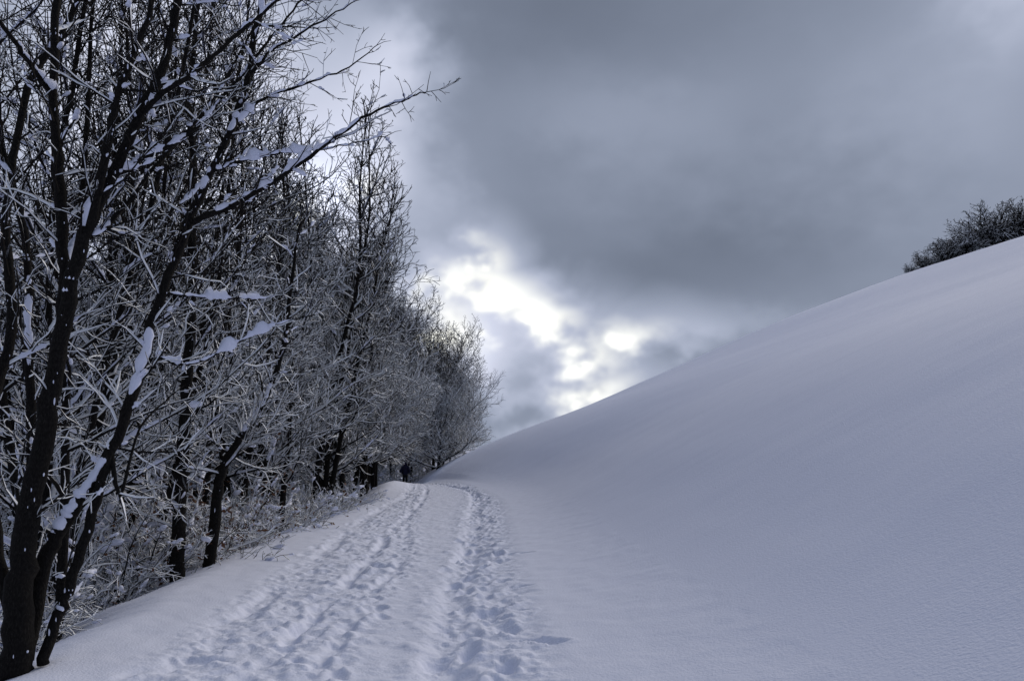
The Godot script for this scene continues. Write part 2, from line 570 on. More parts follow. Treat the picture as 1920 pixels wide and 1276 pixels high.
class Growth:
	var limbs := Buf.new()
	var twigs := Buf.new()
	var snow := Buf.new()
	var clumps := Buf.new()
	var leaves := Buf.new()
	var rng := RandomNumberGenerator.new()
	var up := Vector3(0.14, 0.95, 0.22)
	var kids := [0.0, 3.2, 6.0, 0.0]      # children per metre on a limb, a branch, a twig
	var ratio := [0.4, 0.42, 0.45, 0.4]
	var deepest := 3
	var thin := 0.005                    # radius of a twig
	var step := [0.5, 0.3, 0.16, 0.11]
	var bend := [0.1, 0.16, 0.2, 0.25]
	var lift := [0.05, 0.09, 0.1, 0.06]
	var white := 0.95                     # share of branches that carry snow
	var lump := 0.25                     # chance of a lump at a fork
	var lump_size := 1.0
	var leafy := 0.0
	var pillows := 0.0                   # chance of a rounded cap of snow on a branch
	var leaning := Vector3.ZERO
	var ground := 0.0                    # height of the thing's base, snow thins out higher up
	func any() -> Vector3:
		return Vector3(rng.randfn(), rng.randfn(), rng.randfn())
	func grow(p: Vector3, dir: Vector3, length: float, r0: float, level: int) -> void:
		var k := clampi(int(ceil(length / step[level])), 2, 14)
		var pts := PackedVector3Array([p])
		var r := PackedFloat32Array([r0])
		var d := dir
		for i in k:
			d = (d + any() * bend[level] + Vector3.UP * lift[level] + leaning * 0.04).normalized()
			pts.append(pts[-1] + d * (length / k))
			r.append(lerpf(r0, maxf(thin * 0.55, r0 * 0.22), float(i + 1) / k))
		dress(pts, r, level)
		if level >= deepest:
			return
		var count := int(length * kids[level] + rng.randf())
		var turn := rng.randf() * TAU
		for c in count:
			var t := lerpf(0.16, 0.97, (c + rng.randf()) / count)
			var q := t * k
			var i := mini(int(q), k - 1)
			var at := pts[i].lerp(pts[i + 1], q - i)
			var along := (pts[i + 1] - pts[i]).normalized()
			turn += 2.4 + rng.randf_range(-0.5, 0.5)
			var side := along.cross(Vector3(0.2, 0.9, 0.4)).normalized().rotated(along, turn)
			var open := rng.randf_range(0.55, 1.0)
			var nd := (along * cos(open) + side * sin(open)).normalized()
			var nl: float = length * ratio[level] * (1.15 - 0.75 * t) * rng.randf_range(0.6, 1.35)
			var rr := maxf(thin, lerpf(r[i], r[i + 1], q - i) * 0.6)
			if level >= 1:
				rr = minf(rr, thin * (2.0 if level == 1 else 1.15))
			grow(at, nd, nl, rr, level + 1)
			if level <= 1 and t < 0.6 and r[i] > thin * 1.3 and rng.randf() < lump * 0.3:
				wad(at + nd * 0.02, (along + nd).normalized(), lump_size * rng.randf_range(0.012, 0.03))
	func dress(pts: PackedVector3Array, r: PackedFloat32Array, level: int) -> void:
		if r[0] > 0.02:
			limbs.tube(pts, r, 7 if r[0] > 0.06 else 5)
		else:
			twigs.tube(pts, r, 4 if r[0] > 0.012 else 3)
		if rng.randf() < white * lerpf(1.0, 0.26, smoothstep(1.6, 4.6, pts[0].y + ground)):
			var high := PackedFloat32Array()
			var wide := PackedFloat32Array()
			var body: float = 0.35 + 2.3 * pow(rng.randf(), 2.0)
			for i in pts.size():
				var end := 0.25 if i == 0 or i == pts.size() - 1 else rng.randf_range(0.5, 1.3)
				high.append(body * end * (0.0025 + minf(r[i], 0.025) * 0.7))
				wide.append(r[i] * 0.92 + body * end * 0.002)
			snow.ridge(pts, r, up, high, wide)
		if level <= 1 and pts.size() > 2:
			for q in 2:
				if rng.randf() < lump and absf((pts[-1] - pts[0]).normalized().y) < 0.85:
					var from := rng.randf_range(0.0, 0.5)
					drift(pts, r, from, minf(from + rng.randf_range(0.15, 0.4), 0.8), lump_size * rng.randf_range(0.5, 1.1))
		if level <= 2 and pillows > 0.0:
			for i in range(1, pts.size()):
				if rng.randf() < pillows * (0.2 if level == 2 else 1.0):
					wad(pts[i], (pts[i] - pts[i - 1]).normalized(), rng.randf_range(0.02, 0.065))
		if leafy > 0.0 and level >= 2:
			for i in range(1, pts.size()):
				if rng.randf() < leafy:
					leaf(pts[i])
	# a drift of snow that lies along a branch and follows its course, lumpy, low and ragged at the ends
	func drift(line: PackedVector3Array, r: PackedFloat32Array, from: float, to: float, size: float) -> void:
		var span := 0.0
		var last := line.size() - 1
		for i in last:
			span += line[i].distance_to(line[i + 1])
		var k := clampi(int(span * (to - from) / 0.03), 5, 16)
		var pts := PackedVector3Array()
		var rad := PackedFloat32Array()
		var high := PackedFloat32Array()
		var wide := PackedFloat32Array()
		var f1 := rng.randf() * TAU
		var f2 := rng.randf() * TAU
		var skew := rng.randf_range(0.6, 1.6)
		for i in k + 1:
			var t := float(i) / k
			var q := lerpf(from, to, t) * last
			var j := clampi(int(q), 0, last - 1)
			var lump_ := 1.0 + 0.32 * sin(f1 + i * 1.35) + 0.22 * sin(f2 + i * 2.3) + rng.randf_range(-0.12, 0.12)
			var f := pow(sin(PI * clampf(pow(t, skew), 0.004, 0.996)), 0.55) * lump_
			pts.append(line[j].lerp(line[j + 1], q - j))
			var rr := lerpf(r[j], r[j + 1], q - j)
			rad.append(rr * 0.7)
			high.append(f * size * 0.026 + rr * 0.25 * minf(f, 1.0))
			wide.append(minf(f, 1.0) * rr * 0.75 + f * size * 0.012)
		clumps.ridge(pts, rad, (up + any() * 0.08).normalized(), high, wide, true)
	# a wad of snow caught in a fork: a few rounded lumps run together
	func wad(at: Vector3, along: Vector3, size: float) -> void:
		var flat := Vector3(along.x, along.y * 0.5, along.z).normalized()
		var across := flat.cross(Vector3.UP).normalized()
		for q in rng.randi_range(2, 4):
			var s := size * rng.randf_range(0.55, 1.1)
			var p := at + flat * rng.randf_range(-1.3, 1.3) * size + across * rng.randf_range(-0.5, 0.5) * size + Vector3(0, rng.randf_range(0.0, 0.5) * size, 0)
			clumps.ball(p, flat * s * rng.randf_range(1.0, 1.7), Vector3(0, s * rng.randf_range(0.55, 0.8), 0), across * s, rng)
	func leaf(at: Vector3) -> void:
		var a := any().normalized()
		var b := a.cross(any()).normalized()
		var s := rng.randf_range(0.02, 0.04)
		var q := at + Vector3(0, -s * 0.6, 0)
		var f := leaves.v.size()
		var nn := a.cross(b)
		for p in [q - a * s * 1.4, q + b * s * 0.7 + nn * s * 0.3, q + a * s * 1.4, q - b * s * 0.7 + nn * s * 0.35]:
			leaves.v.append(p)
			leaves.n.append(nn)
		leaves.quad(f, f + 1, f + 2, f + 3)


func curve_points(raw: Array, per: int, wobble: float, rng: RandomNumberGenerator) -> PackedVector3Array:
	var out := PackedVector3Array()
	var k := raw.size()
	for i in k - 1:
		var a: Vector3 = raw[maxi(i - 1, 0)]
		var b: Vector3 = raw[i]
		var c: Vector3 = raw[i + 1]
		var d: Vector3 = raw[mini(i + 2, k - 1)]
		for q in per:
			var p := b.cubic_interpolate(c, a, d, float(q) / per)
			if q > 0:
				p += Vector3(rng.randfn(), rng.randfn(), rng.randfn()) * wobble
			out.append(p)
	out.append(raw[-1])
	return out


# one long stem or branch whose course was measured; it gets a mesh of its own, twigs grow from it
func stem(g: Growth, parent: Node3D, called: String, raw: Array, r0: float, r1: float, per_metre_: float, reach: float, from := 0.15, flare := 0.0) -> void:
	var per_metre := per_metre_ * 1.15
	g.ground = parent.position.y
	var local := []
	for p in raw:
		local.append(p - parent.position)
	var pts := curve_points(local, 5, 0.006 + r1 * 0.12, g.rng)
	var k := pts.size()
	var r := PackedFloat32Array()
	for i in k:
		var t := float(i) / (k - 1)
		var rr := lerpf(r0, r1, pow(t, 0.8)) * (1.0 + 0.06 * g.rng.randf_range(-1, 1))
		r.append(rr + flare * pow(maxf(0.0, 1.0 - t * 5.0), 2.0))
	var b := Buf.new()
	b.tube(pts, r, 10, 0.12, g.rng)
	part(called, b, bark, parent)
	# snow lies along the leaning stretches, in broken runs
	for q in int(k * 0.55):
		var begin := g.rng.randf_range(0.02, 0.85)
		var i := clampi(int(begin * (k - 1)), 0, k - 2)
		var slope := absf((pts[i + 1] - pts[i]).normalized().y)
		if g.rng.randf() < 1.15 - 1.15 * slope:
			g.drift(pts, r, begin, minf(begin + g.rng.randf_range(0.04, 0.14), 0.97), g.rng.randf_range(0.5, 1.3) * clampf(r[i] / 0.02, 0.4, 1.0))
	if r0 > 0.035:   # flecks of snow stuck in the bark
		for q in k / 2:
			var c := g.rng.randi_range(1, k - 2)
			var s := g.rng.randf_range(0.002, 0.007)
			var out := Vector3(g.rng.randf_range(-0.6, 1.0), 0, g.rng.randf_range(0.1, 1.0)).normalized()
			g.clumps.ball(pts[c].lerp(pts[c + 1], g.rng.randf()) + out * r[c] * 0.93, Vector3(s, 0, 0), Vector3(0, s * g.rng.randf_range(0.8, 5.0), 0), Vector3(0, 0, s), g.rng)
	var length := 0.0
	for q in k - 1:
		length += pts[q].distance_to(pts[q + 1])
	var count := int(length * per_metre)
	var turn := g.rng.randf() * TAU
	for c in count:
		var t := lerpf(from, 0.99, (c + g.rng.randf()) / count)
		var q := mini(int(t * (k - 1)), k - 2)
		var at := pts[q].lerp(pts[q + 1], t * (k - 1) - q)
		var along := (pts[q + 1] - pts[q]).normalized()
		turn += 2.4 + g.rng.randf_range(-0.5, 0.5)
		var side := along.cross(Vector3(0.2, 0.9, 0.4)).normalized().rotated(along, turn)
		var open := g.rng.randf_range(0.6, 1.1)
		g.grow(at, (along * cos(open) + side * sin(open)).normalized(), reach * g.rng.randf_range(0.4, 1.3) * (1.15 - 0.6 * t), clampf(r[q] * 0.45, g.thin, g.thin * 3.5), 1)
		if r[q] > 0.012 and g.rng.randf() < g.lump * 1.2:
			var nd := (along * cos(open) + side * sin(open)).normalized()
			g.wad(at + (along + nd) * 0.025 + nd * r[q] * 0.6, (along + nd).normalized(), g.rng.randf_range(0.012, 0.035))
	g.grow(pts[-1], (pts[-1] - pts[-2]).normalized(), reach * 0.3, r1, 3)


func finish(g: Growth, parent: Node3D) -> void:
	part("limbs", g.limbs, bark, parent, true)
	part("twigs", g.twigs, twig_mat, parent, true)
	part("snow_coating", g.snow, rime_mat, parent, true)
	part("snow_lumps", g.clumps, snow_mat, parent, true)
	part("dead_leaves", g.leaves, leaf_mat, parent, true)


func near_growth(s: int) -> Growth:
	var g := Growth.new()
	g.rng.seed = s
	g.thin = 0.0034
	g.white = 0.85
	g.kids = [0.0, 8.0, 9.0, 0.0]
	g.ratio = [0.4, 0.42, 0.42, 0.4]
	g.step = [0.4, 0.2, 0.12, 0.09]
	g.bend = [0.1, 0.17, 0.2, 0.24]
	g.lift = [0.05, 0.07, 0.07, 0.05]
	g.lump = 0.3
	return g


# a whole tree about ten metres tall round its own base
func make_tree(s: int, called: String, label: String, group: String, tall: float, stems: int, thin: float, spread: float, thick: float, lump: float, low := 0.16, dense := 1.0, lift_snow := -3.5) -> Node3D:
	var t := thing(called, label, "tree", Vector3.ZERO, group)
	var g := Growth.new()
	g.rng.seed = s
	g.thin = thin
	g.lump = lump
	g.lump_size = 1.5
	g.kids = [0.0, 4.4, 6.0, 0.0]
	g.ground = lift_snow
	g.ratio = [0.4, 0.42, 0.5, 0.4]
	g.step = [0.6, 0.3, 0.18, 0.14]
	g.bend = [0.06, 0.15, 0.2, 0.24]
	g.lift = [0.05, 0.08, 0.1, 0.08]
	for k in stems:
		var lean := Vector3(g.rng.randf_range(-1, 1), 0, g.rng.randf_range(-1, 1)) * (0.05 if stems == 1 else 0.12)
		var pts := PackedVector3Array([Vector3(lean.x, -0.8, lean.z) * 0.6])
		var r := PackedFloat32Array([thick * 1.5])
		var d := (Vector3.UP + lean).normalized()
		var high := tall * g.rng.randf_range(0.82, 1.0) if k > 0 else tall
		var n := int(high / 0.5)
		for i in n:
			d = (d + g.any() * 0.05 + Vector3.UP * 0.03).normalized()
			pts.append(pts[-1] + d * (high + 0.8) / n)
			r.append(lerpf(thick, thin * 1.5, pow(float(i + 1) / n, 0.85)))
		var b := Buf.new()
		b.tube(pts, r, 8, 0.15, g.rng)
		part("trunk", b, bark, t)
		var turn := g.rng.randf() * TAU
		var count := int(high * 5.8 * dense / sqrt(stems))
		for c in count:
			var f := lerpf(low, 0.985, (c + g.rng.randf()) / count)
			var q := mini(int(f * n), n - 1)
			var at := pts[q].lerp(pts[q + 1], f * n - q)
			turn += 2.4 + g.rng.randf_range(-0.4, 0.4)
			var open := lerpf(1.25, 0.5, f) + g.rng.randf_range(-0.2, 0.2)
			var side := Vector3(cos(turn), 0, sin(turn))
			var shape := sin(PI * clampf(f * 0.8 + 0.2, 0.0, 0.97))
			g.grow(at, (Vector3.UP * cos(open) + side * sin(open)).normalized(), spread * (0.35 + 0.75 * shape) * g.rng.randf_range(0.6, 1.15), maxf(thin * 1.6, r[q] * 0.45), 1)
	finish(g, t)
	return t


func make_shrub(s: int, called: String, label: String, group: String, tall: float, stems: int, thin: float, lump: float, leafy: float, snowy := 0.97, wide_open := 1.0) -> Node3D:
	var t := thing(called, label, "shrub", Vector3.ZERO, group)
	var g := Growth.new()
	g.rng.seed = s
	g.thin = thin
	g.lump = lump
	g.lump_size = 1.9
	g.leafy = leafy
	g.pillows = 0.2 if snowy > 0.7 else 0.0
	g.white = snowy
	g.kids = [0.0, 6.5, 6.0, 0.0]
	g.ratio = [0.4, 0.36, 0.5, 0.4]
	g.step = [0.5, 0.22, 0.15, 0.12]
	g.bend = [0.1, 0.15, 0.2, 0.25]
	g.lift = [0.0, -0.02, -0.01, 0.0]
	for k in stems:
		var a := TAU * k / stems + g.rng.randf_range(-0.4, 0.4)
		var open := g.rng.randf_range(0.1, wide_open)
		g.grow(Vector3(cos(a) * 0.1, -0.15, sin(a) * 0.1), Vector3(cos(a) * sin(open), cos(open), sin(a) * sin(open)), tall * g.rng.randf_range(0.5, 1.2), thin * 3.0, 1)
	finish(g, t)
	return t


func front_trees() -> void:
	var w := {
		"A0": [Vector3(-3.59, -0.09, -6.20), Vector3(-3.59, 0.41, -6.20), Vector3(-3.63, 0.93, -6.25), Vector3(-3.59, 1.48, -6.30), Vector3(-3.56, 2.05, -6.35), Vector3(-3.53, 2.62, -6.40)],
		"A1": [Vector3(-3.54, 2.58, -6.40), Vector3(-3.58, 3.04, -6.45), Vector3(-3.69, 3.59, -6.50), Vector3(-3.80, 4.20, -6.55), Vector3(-3.88, 4.69, -6.60), Vector3(-3.96, 5.47, -6.70), Vector3(-4.05, 6.29, -6.80), Vector3(-4.21, 7.26, -6.90)],
		"A2": [Vector3(-3.56, 2.09, -6.35), Vector3(-3.47, 2.63, -6.30), Vector3(-3.39, 3.16, -6.30), Vector3(-3.22, 3.71, -6.35), Vector3(-3.08, 4.18, -6.40), Vector3(-2.91, 4.78, -6.50), Vector3(-2.87, 5.41, -6.60), Vector3(-2.88, 6.19, -6.80), Vector3(-2.94, 7.13, -7.00)],
		"A3": [Vector3(-3.36, 3.25, -6.30), Vector3(-3.21, 3.76, -6.20), Vector3(-3.12, 4.24, -6.15), Vector3(-3.00, 4.68, -6.15), Vector3(-2.91, 5.11, -6.20), Vector3(-2.89, 5.66, -6.30), Vector3(-2.91, 6.21, -6.40)],
		"A4": [Vector3(-3.00, 4.33, -6.40), Vector3(-2.71, 4.44, -6.20), Vector3(-2.48, 4.52, -6.10), Vector3(-2.07, 4.75, -5.90), Vector3(-1.77, 4.95, -5.80), Vector3(-1.51, 5.15, -5.70)],
		"A5": [Vector3(-3.19, 3.76, -6.35), Vector3(-3.07, 3.95, -6.50), Vector3(-2.85, 4.19, -6.70), Vector3(-2.71, 4.46, -6.90), Vector3(-2.57, 4.85, -7.10), Vector3(-2.36, 5.31, -7.30), Vector3(-2.18, 5.76, -7.50), Vector3(-2.00, 6.10, -7.60)],
		"A6": [Vector3(-3.87, 4.55, -6.60), Vector3(-3.94, 4.70, -6.40), Vector3(-3.99, 4.84, -6.20), Vector3(-4.07, 4.98, -6.00), Vector3(-4.23, 5.18, -5.90)],
		"A7": [Vector3(-3.60, 3.04, -6.45), Vector3(-3.62, 3.37, -6.70), Vector3(-3.48, 3.52, -6.90), Vector3(-3.20, 4.20, -7.20), Vector3(-2.91, 4.84, -7.50), Vector3(-2.68, 5.65, -7.80), Vector3(-2.50, 6.40, -8.00)],
		"A8": [Vector3(-3.60, 0.22, -6.20), Vector3(-3.94, 0.96, -6.40), Vector3(-4.22, 1.77, -6.60), Vector3(-4.25, 2.59, -6.90), Vector3(-4.51, 3.67, -7.10), Vector3(-4.53, 4.94, -7.30), Vector3(-4.37, 5.41, -7.40), Vector3(-4.23, 5.93, -7.50), Vector3(-4.12, 6.61, -7.60)],
		"B0": [Vector3(-3.64, 0.05, -6.35), Vector3(-3.60, 0.65, -6.45), Vector3(-3.49, 1.00, -6.50), Vector3(-3.34, 1.32, -6.60), Vector3(-3.25, 1.59, -6.70), Vector3(-3.11, 2.15, -6.80), Vector3(-3.02, 2.79, -6.90), Vector3(-2.84, 3.52, -7.00), Vector3(-2.72, 3.95, -7.05), Vector3(-2.54, 4.49, -7.15), Vector3(-2.44, 5.02, -7.20), Vector3(-2.38, 5.82, -7.30), Vector3(-2.34, 6.54, -7.40), Vector3(-2.34, 7.35, -7.50)],
		"B1": [Vector3(-3.45, 0.03, -6.30), Vector3(-3.42, 0.37, -6.40), Vector3(-3.36, 0.65, -6.45), Vector3(-3.26, 1.19, -6.55), Vector3(-3.26, 1.58, -6.70)],
		"B2": [Vector3(-2.82, 3.58, -7.00), Vector3(-2.51, 3.64, -6.90), Vector3(-2.19, 3.78, -6.80), Vector3(-2.00, 3.87, -6.75), Vector3(-1.65, 4.11, -6.70), Vector3(-1.44, 4.24, -6.65), Vector3(-1.14, 4.42, -6.60), Vector3(-0.89, 4.52, -6.60), Vector3(-0.72, 4.59, -6.60)],
		"B3": [Vector3(-2.69, 4.03, -7.05), Vector3(-2.52, 4.18, -7.20), Vector3(-2.22, 4.34, -7.40), Vector3(-1.87, 4.45, -7.60), Vector3(-1.58, 4.60, -7.80), Vector3(-1.25, 4.76, -8.00)],
		"B4": [Vector3(-2.53, 4.50, -7.15), Vector3(-2.36, 4.81, -7.30), Vector3(-1.92, 5.10, -7.50), Vector3(-1.59, 5.29, -7.60), Vector3(-1.34, 5.57, -7.70)],
		"B5": [Vector3(-2.45, 4.97, -7.20), Vector3(-2.24, 5.18, -7.10), Vector3(-1.93, 5.31, -7.00), Vector3(-1.62, 5.44, -6.90), Vector3(-1.38, 5.52, -6.80)],
		"B6": [Vector3(-3.08, 2.31, -6.82), Vector3(-2.97, 2.36, -6.90), Vector3(-2.82, 2.31, -7.00), Vector3(-2.63, 2.42, -7.20), Vector3(-2.45, 2.58, -7.40), Vector3(-2.17, 2.76, -7.60), Vector3(-1.90, 2.88, -7.80)],
		"B7": [Vector3(-2.97, 2.92, -6.95), Vector3(-2.80, 2.94, -7.20), Vector3(-2.57, 2.98, -7.50), Vector3(-2.37, 3.04, -7.80), Vector3(-2.14, 3.17, -8.10)],
		"B8": [Vector3(-3.25, 1.60, -6.70), Vector3(-3.10, 1.23, -6.60), Vector3(-3.11, 1.78, -6.90), Vector3(-2.99, 2.10, -7.30)],
		"C0": [Vector3(-4.55, -0.44, -11.50), Vector3(-4.57, 0.45, -11.50), Vector3(-4.57, 1.53, -11.50), Vector3(-4.56, 2.65, -11.50), Vector3(-4.56, 3.71, -11.50), Vector3(-4.61, 4.80, -11.50), Vector3(-4.65, 5.76, -11.50), Vector3(-4.76, 6.65, -11.50), Vector3(-4.75, 7.62, -11.60), Vector3(-4.78, 8.70, -11.70)],
		"D0": [Vector3(-4.57, 0.40, -8.00), Vector3(-4.62, 1.30, -8.00), Vector3(-4.75, 2.64, -8.00), Vector3(-4.92, 3.69, -8.10), Vector3(-5.19, 4.28, -8.20), Vector3(-5.39, 4.89, -8.30), Vector3(-5.58, 5.71, -8.40)],
		"G0": [Vector3(-4.25, 0.70, -12.00), Vector3(-4.20, 1.22, -12.00), Vector3(-4.08, 1.53, -12.00), Vector3(-3.83, 1.91, -12.00), Vector3(-3.61, 2.38, -12.10), Vector3(-3.43, 3.11, -12.20), Vector3(-3.37, 4.02, -12.30), Vector3(-3.31, 4.97, -12.40)],
	}
	var a := thing("clump_tree", "black many-stemmed bare tree at the lower left edge of the snow slope", "tree", w.A0[0])
	var g := near_growth(101)
	stem(g, a, "trunk", w.A0, 0.108, 0.058, 1.5, 0.5, 0.35, 0.05)
	stem(g, a, "stem", w.A1, 0.054, 0.024, 5.0, 0.9)
	stem(g, a, "stem", w.A2, 0.066, 0.024, 5.0, 0.95, 0.2)
	stem(g, a, "stem", w.A3, 0.04, 0.014, 5.0, 0.8, 0.1)
	stem(g, a, "branch", w.A4, 0.028, 0.008, 6.0, 0.7, 0.1)
	stem(g, a, "branch", w.A5, 0.026, 0.008, 6.0, 0.7, 0.1)
	stem(g, a, "branch", w.A6, 0.028, 0.012, 5.0, 0.6, 0.1)
	stem(g, a, "branch", w.A7, 0.03, 0.008, 6.0, 0.7, 0.1)
	stem(g, a, "stem", w.A8, 0.06, 0.022, 4.0, 0.8, 0.3)
	for q in [[w.A4[0], w.A4[1], 2.0], [w.A5[0], w.A5[1], 2.6], [w.A5[1], w.A5[2], 2.0], [w.A2[1], w.A2[2], 1.8], [w.A3[0], w.A3[1], 2.0], [w.A6[0], w.A6[1], 2.2], [w.A7[0], w.A7[1], 2.4]]:
		g.drift(PackedVector3Array([q[0] - a.position, q[1] - a.position]), PackedFloat32Array([0.03, 0.026]), 0.1, 0.7, q[2] * 0.9)
	g.lump_size = 1.0
	finish(g, a)
	var b := thing("leaning_tree", "black bare tree leaning right, one long branch reaching farthest into the open sky", "tree", w.B0[0])
	g = near_growth(202)
	stem(g, b, "stem", w.B0, 0.06, 0.022, 4.5, 0.9, 0.3, 0.02)
	stem(g, b, "stem", w.B1, 0.042, 0.036, 1.0, 0.5)
	stem(g, b, "branch", w.B2, 0.03, 0.0045, 7.0, 0.55, 0.08)
	stem(g, b, "branch", w.B3, 0.02, 0.004, 7.0, 0.5, 0.08)
	stem(g, b, "branch", w.B4, 0.019, 0.004, 7.0, 0.55, 0.08)
	stem(g, b, "branch", w.B5, 0.017, 0.004, 7.0, 0.5, 0.08)
	stem(g, b, "branch", w.B6, 0.017, 0.005, 5.0, 0.5, 0.08)
	stem(g, b, "branch", w.B7, 0.015, 0.004, 5.0, 0.5, 0.08)
	stem(g, b, "branch", w.B8, 0.02, 0.006, 5.0, 0.5, 0.08)
	for q in [[w.B6[3], w.B6[4], 3.4], [w.B6[4], w.B6[5], 3.0], [w.B6[1], w.B6[2], 2.2], [w.B2[2], w.B2[3], 2.4], [w.B2[3], w.B2[4], 2.6], [w.B3[1], w.B3[2], 3.2], [w.B3[2], w.B3[3], 2.4], [w.B7[1], w.B7[2], 2.8], [w.B4[0], w.B4[1], 2.0], [w.B0[2], w.B0[3], 3.2], [w.B7[2], w.B7[3], 2.0]]:
		g.drift(PackedVector3Array([q[0] - b.position, q[1] - b.position]), PackedFloat32Array([0.022, 0.02]), 0.12, 0.88, q[2] * 0.85)
	g.lump_size = 1.0
	finish(g, b)
	var c := thing("upright_tree", "straight dark trunk standing upright behind the leaning tree, on the wood's edge", "tree", w.C0[0] - Vector3(0, 0.9, 0))
	g = near_growth(303)
	g.thin = 0.0045
	stem(g, c, "trunk", [w.C0[0] - Vector3(0, 1.2, 0)] + w.C0, 0.115, 0.03, 4.5, 1.5, 0.2)
	finish(g, c)
	var d := thing("crooked_tree", "thin crooked tree rising behind the many-stemmed tree at the far left", "tree", w.D0[0] - Vector3(0, 0.8, 0))
	g = near_growth(404)
	stem(g, d, "trunk", [w.D0[0] - Vector3(0, 1.0, 0)] + w.D0, 0.06, 0.022, 4.5, 1.0, 0.2)
	finish(g, d)
	var e := thing("bent_tree", "short thick bent stem leaning right among the snowy shrubs behind the slope", "tree", w.G0[0] - Vector3(0, 0.9, 0))
	g = near_growth(505)
	g.thin = 0.0045
	stem(g, e, "trunk", [w.G0[0] - Vector3(0.1, 1.2, 0)] + w.G0, 0.09, 0.02, 4.5, 1.3, 0.2)
	finish(g, e)


func plant(o: Node3D, first: bool, x: float, d: float, turn: float, size: float, sink := 0.1, label := "", group := "") -> void:
	var at := Vector3(x, land(x, d) - sink, -d)
	if first:
		o.position = at
		o.rotation.y = turn
		o.scale = Vector3.ONE * size
		if label:
			o.set_meta("label", label)
		if group:
			o.set_meta("group", group)
	else:
		copy(o, at, turn, size, label, group)


func ordinal(k: int) -> String:
	return ["first", "second", "third", "fourth", "fifth", "sixth", "seventh", "eighth", "ninth", "tenth", "eleventh", "twelfth", "thirteenth", "fourteenth", "fifteenth", "sixteenth", "seventeenth", "eighteenth", "nineteenth", "twentieth", "twenty-first", "twenty-second", "twenty-third", "twenty-fourth", "twenty-fifth"][mini(k, 24)]


# the walker can be seen along the path, so nothing bushy grows across that line
func open_view(x: float, d: float, reach: float) -> bool:
	return d > 59.5 or absf(x + 0.1285 * d) > reach


